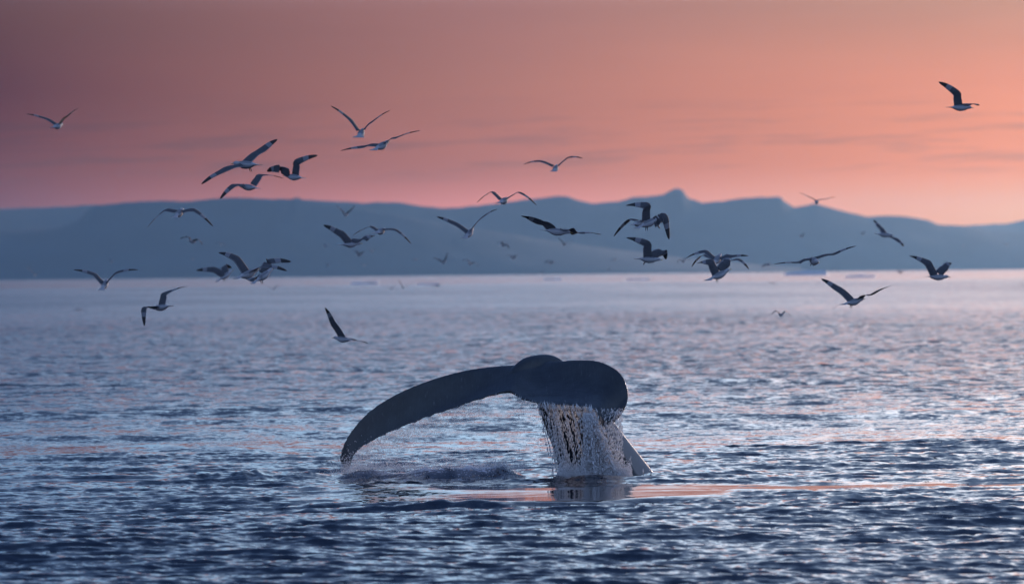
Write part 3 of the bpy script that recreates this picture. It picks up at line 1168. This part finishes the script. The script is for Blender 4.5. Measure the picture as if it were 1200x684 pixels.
gull((344.5, 207.5), (-.75, .1, .5), W((337, 203, 0), (324.6, 198, 0.1), (311.9, 198.5, .25)), W((345.5, 203, .0), (349, 190, -.05), (372.5, 180, -.2)), 'gull with its right wing raised and bent, overlapping another gull')
gull((209.8, 250), (.25, .3, .9), W((205, 247.5), (192.8, 247.2), (172, 267.6)), W((215, 247.5), (229, 247.2), (251.2, 265)), 'gull with both wings curved down like an arch, over the left mountain')
gull((410.5, 286.2), (.9, .05, .4), W((409, 283, -.03), (398, 273.3, -.08), (379.6, 261.8, -.14)), W((414.5, 283, .03), (426, 280.5, .2), (441, 276.5, .38)), 'gull flying right, left wing raised, left of the one with arched wings')
gull((446.2, 271), (.35, .15, .9), W((442, 269.5), (433, 266), (412.7, 277)), W((451, 269), (465, 270.3), (483, 285.6)), 'gull with drooping wings and white wing edges, mid left over the mountains', tail=1.5)
gull((264, 323), (.7, .5, .4), W((261, 320.5, -.03), (248.4, 316, -.06), (229.7, 315.3, -.1)), W((266, 320, .05), (262, 312.5, .2), (272, 311.5, .4)), 'leftmost gull of the tight cluster over the left shoreline', feet=True, tail=1.4)
gull((290.5, 321), (.6, .25, .6), W((288, 317, 0), (275.3, 302.6, 0), (256.6, 294.4, 0)), W((295, 319, 0), (311, 312, 0), (337, 315.5, 0)), 'middle gull of the tight cluster, its left wing raised highest', D=76)
gull((308.6, 323.3), (.6, .45, .5), W((306, 324, 0), (299, 328, 0), (289, 323.5, 0.2)), W((310, 319.5, .1), (315, 307, .2), (341, 304, .3)), 'rightmost gull of the tight cluster, wing blurred above its back', D=84, feet=True)
gull((122.6, 333.6), (.15, .35, .9), W((119.5, 330.5), (108.6, 321), (86, 315)), W((126, 330.5), (138, 319.2), (162.7, 315.2)), 'gull crossing the pink strip at the left edge of the sea')
gull((189, 360), (-.75, -.1, .5), W((184, 360.5, -.05), (169.5, 361, -.1), (167.2, 382, -.15)), W((189, 356, .03), (194, 344, .05), (219.5, 335.2, .08)), 'gull turning over grey water, one wing up and one straight down')
gull((402, 397.3), (-.8, .1, .55), W((399.5, 394, .0), (390, 377.5, 0), (379.5, 361.5, 0)), W((407, 397, .05), (418, 399, .15), (430, 402.5, .28)), 'gull low over the water between the cluster and the whale', tail=1.2)
gull((650.8, 197.5), (.15, .25, .9), W((646.5, 193.8), (631.5, 189), (612.5, 192.8)), W((655.5, 193.5), (667, 184.6), (684, 185.4)), 'gull alone in the pink sky above the centre of the ridge', tail=1.3)
gull((590.3, 235.2), (.3, .15, .9), W((586, 233), (576, 225.4), (558.5, 238.6)), W((595, 232.8), (609, 226), (630, 240.5)), 'gull with drooping wings right on the skyline of the mountains', tail=1.1)
gull((549.8, 273.5), (.3, .35, .85), W((546.5, 270.5), (530.4, 261), (511.5, 252.8)), W((552.5, 269.5), (566, 254.5), (583.5, 244.3)), 'gull with straight wings in a V, before the middle of the mountains')
gull((652.5, 271.3), (.85, -.08, -.3), W((648, 268, .03), (632, 260.5, .02), (611, 252, 0)), W((659, 269.8, -.03), (676.5, 273, -.04), (705.5, 274.5, 0)), 'gull gliding right with long flat wings, near the middle of the mountains')
gull((760.5, 261), (.75, .35, .5), W((758, 256, -.03), (757, 241.5, -.08), (733, 239.5, -.1)), W((767, 259, .03), (779, 256, .1), (786.5, 280, .15)), 'upper gull right of centre, one wing folded up and one hanging down', feet=True, tail=1.4, D=80)
gull((749, 262), (.55, .1, .8), W((746, 258.5), (737, 258), (719.8, 278.3)), W((752, 259), (764, 258), (775, 268)), 'gull half hidden behind another, its left wing hanging in a thin curve', D=92)
gull((760, 304), (.97, -.05, .2), W((760, 300.5, -.03), (757, 285.5, -.06), (734, 277, -.08)), W((765.5, 300, .03), (777, 294, .12), (783, 303, .22)), 'white gull flying right, just under the pair with tangled wings', feet=True, tail=1.3)
gull((843, 322), (.75, .35, .5), W((839, 318.5, -.02), (831.5, 307.5, -.05), (816.5, 308.5, -.05)), W((845.5, 316.5, .03), (851, 307, .12), (856, 301, .28)), 'lowest gull of the group at the waterline, white tail fanned', D=84, feet=True, tail=1.6)
gull((840.2, 304.2), (.3, .35, .85), W((836.5, 302.5), (824.8, 295), (803.3, 302.2)), W((845, 302.5), (858, 300.5), (878, 298.8)), 'upper gull of the waterline group, left wing arched above the others', D=86)
gull((849, 309), (.5, .2, .85), W((844, 306.5), (824, 299.5), (811, 314)), W((853, 307), (866, 304.5), (879, 315)), 'gull mostly hidden behind the waterline group, wingtips drooping', D=98)
gull((957, 236.3), (.1, .1, .95), W((955.5, 235), (948, 231), (936, 225.5)), W((958.5, 235), (967, 233.6), (979.5, 231)), 'small dark gull on the skyline left of the sunset glow', D=150)
gull((953.8, 305.6), (.25, -.15, -.9), W((949.5, 304), (935, 307.5), (908, 310)), W((959, 301.8), (977, 297.6), (1003, 289)), 'gull gliding with slightly bowed wings above the largest ice floe', feet=True)
gull((1000.5, 353.5), (.8, .2, .55), W((997, 350, -.02), (981, 338.2, -.03), (963.5, 325, -.02)), W((1006.5, 350.5, .02), (1021, 345, .05), (1045, 335, .05)), 'gull with wings spread wide over the bright water, lowest on the right', feet=True, tail=1.6)
gull((1036.5, 275), (.95, -.08, .3), W((1036, 272, .03), (1030.5, 266, .16), (1025.3, 257.5, .32)), W((1045, 278, -.03), (1053, 282.6, -.16), (1060.5, 288.5, -.3)), 'gull diving right with narrow pointed wings below the orange sky')
gull((1099, 324.5), (.9, -.02, .3), W((1095, 321, -.03), (1085.5, 307.5, -.06), (1066, 298.6, -.05)), W((1101.5, 320.5, .03), (1107.5, 313, .12), (1117, 308.5, .25)), 'white gull flying right across the bright strip at the right shore', tail=1.5)
gull((1125, 126.3), (.97, -.02, .2), W((1124, 123.5, -.02), (1120, 109, -.06), (1101, 94, -.08)), W((1131, 123.5, .03), (1139, 122.7, .2), (1149.5, 123.3, .38)), 'gull alone high in the orange sky at the far right')

# distant birds, copies of two low-detail ones
def far_proto(dih, droop):
    V, Fc, ids, f, r, u = gull_mesh((0.2, 0, 1.0) if False else (0.3, 0.95, 0.1),
                                    [[(-.04, 0, .03), (-.2, .02, .03 + dih), (-.46, -.03, .03 + dih + droop)], [(.04, 0, .03), (.2, .02, .03 + dih), (.46, -.03, .03 + dih + droop)]], (0, 0, 1))
    return np_mesh('gull', V, Fc, GM, mat_idx=ids)


PROT = [far_proto(.14, .05), far_proto(.10, -.16), far_proto(.17, .22), far_proto(-.02, -.12)]
FARB = [  # px, py, apparent span px, pose
    (405, 251.6, 16, 2), (421, 298.8, 13, 0), (225, 283, 20, 1), (259.3, 287, 9, 1), (226, 304, 7, 0), (131, 307, 9, 0), (41, 322.5, 12, 2), (32.5, 314, 6, 0), (109, 327, 8, 1), (384.5, 311, 8, 0),
    (381, 288, 7, 1), (487.5, 303.8, 8, 3), (520, 307.5, 14, 2), (551, 308.8, 14, 1), (427, 311, 8, 1), (436, 294.5, 10, 0), (374, 335, 9, 3), (436, 331.5, 10, 3), (321, 338.8, 10, 0),
    (472.5, 337, 12, 2), (458.8, 338.8, 10, 0), (512.5, 335, 9, 1), (590, 287.5, 13, 1), (601.8, 302.5, 11, 0), (661, 286, 16, 0), (645, 308, 10, 1), (721, 303.8, 9, 3), (633.8, 320.8, 7, 2),
    (642.5, 326, 8, 3), (712.5, 316.8, 6, 0), (939.8, 276.8, 8, 0), (900, 310, 14, 3), (978.8, 316, 6, 1), (905, 332, 12, 3), (915, 369, 21, 1), (977, 361, 9, 0), (801, 306, 14, 1), (1011, 274, 6, 0),
    (1197.5, 334, 6, 1), (1055, 320, 9, 0), (91, 363, 13, 3), (152, 375, 12, 0), (702, 274.5, 8, 1), (1180, 287, 7, 0), (1129, 288, 6, 3)]
FAR_LABELS = [
    'small blurred gull with one wing raised, above the gull flying right',
    'blurred dark speck of a gull just below the gull flying right with raised left wing',
    'faint flat gull to the lower right of the gull with wings arched down',
    'dark speck of a gull directly above the raised wing of the tight cluster',
    'faint speck of a gull left of the raised wing of the tight cluster',
    'faint speck of a gull straight above the gull crossing the pink strip',
    'faint gull low over the shoreline, second nearest to the left picture edge',
    'faintest speck of a gull nearest to the left picture edge',
    'small gull beside the left wing of the gull crossing the pink strip',
    'dark speck of a gull above the shoreline between the cluster and the middle',
    'faint speck of a gull left of the gull flying right with raised left wing',
    'faint speck of a gull under the white wingtip of the gull with drooping wings',
    'dark blurred gull under the gull with straight wings in a V',
    'faint gull right beneath the gull with straight wings in a V',
    'faint speck of a gull close above the shoreline left of centre',
    'faint gull beneath the body of the gull with drooping wings and white edges',
    'speck of a gull on the pale water right of the tight cluster',
    'dark gull sitting low at the end of the ice floe left of centre',
    'dark small gull on pale water just below right of the tight cluster',
    'right one of two small gulls over pale water left of centre',
    'left one of two small gulls over pale water left of centre',
    'faint small gull by the thin sliver of ice left of centre',
    'flat blurred gull between the V-winged gull and the gliding gull',
    'dark blurred speck of a gull below and left of the gliding gull',
    'faint slanted gull right under the body of the gliding gull',
    'faint speck of a gull above the shoreline under the gliding gull',
    'faint speck of a gull left of the white gull below the tangled pair',
    'dark speck of a gull on the shoreline at the centre of the picture',
    'dark speck of a gull on the broken ice piece at the pink strip',
    'faintest speck of a gull just above the thin sliver of ice right of centre',
    'round dark speck of a gull above the gull gliding over the largest ice floe',
    'blurred gull between the waterline group and the gull gliding over the largest floe',
    'speck of a gull on the shore just right of the largest ice floe',
    'dark flat gull on pale water left below the largest ice floe',
    'small gull skimming the water left of the lowest gull on the right',
    'faint speck of a gull just under the tail of the lowest gull on the right',
    'small blurred gull touching the left wing of the waterline group',
    'faint speck of a gull just left of the gull diving right',
    'faint speck of a gull over bright water at the right picture edge',
    'faint speck of a gull in the bright strip between the two rightmost gulls',
    'small dark gull skimming grey water at the far left',
    'faint small gull beside the one with a wing straight down',
    'faint speck of a gull at the right wingtip of the gliding gull',
    'faint speck of a gull high on the rightmost mountain slope',
    'faintest speck of a gull up and right of the white gull at the right shore']
RB = random.Random(3)
for i, (px, py, span, pose) in enumerate(FARB):
    span = span * 1.5
    D = FPX * 0.92 / span * 0.7
    hor = 326.8 - 0.01033 * px
    if py > hor + 2:                     # keep it above the water
        D = min(D, CAM_H * FPX / (py - hor) * 0.93)
    o = link('gull', PROT[pose], loc=P(px, py, D))
    o.scale = [span * D / FPX / 0.92] * 3
    o.rotation_euler = (RB.uniform(-.2, .2), RB.uniform(-.35, .35), RB.uniform(-.7, .7))
    tag(o, FAR_LABELS[i], 'gull', 'tiny gulls far off')

# ------------------------------------------------------------------ haze
HZ = 27500
hv = np.array([(x, y, z) for z in (-8, 340) for (x, y) in ((-HZ, -HZ), (HZ, -HZ), (HZ, HZ), (-HZ, HZ))], float)
hf = np.array([(0, 3, 2, 1), (4, 5, 6, 7), (0, 1, 5, 4), (1, 2, 6, 5), (2, 3, 7, 6), (3, 0, 4, 7)])
mat_haze = bpy.data.materials.new('haze')
mat_haze.use_nodes = True
t = mat_haze.node_tree
t.nodes.clear()
pv = N(t, 'ShaderNodeVolumePrincipled')
pv.inputs['Color'].default_value = (0.39, 0.69, 1.0, 1)
pv.inputs['Density'].default_value = 1.5e-5
pv.inputs['Anisotropy'].default_value = 0.88
mo = N(t, 'ShaderNodeOutputMaterial')
t.links.new(pv.outputs[0], mo.inputs['Volume'])
hm = np_mesh('haze', hv, hf, [mat_haze], smooth=False)
haze = link('haze', hm)
tag(haze, kind='stuff')
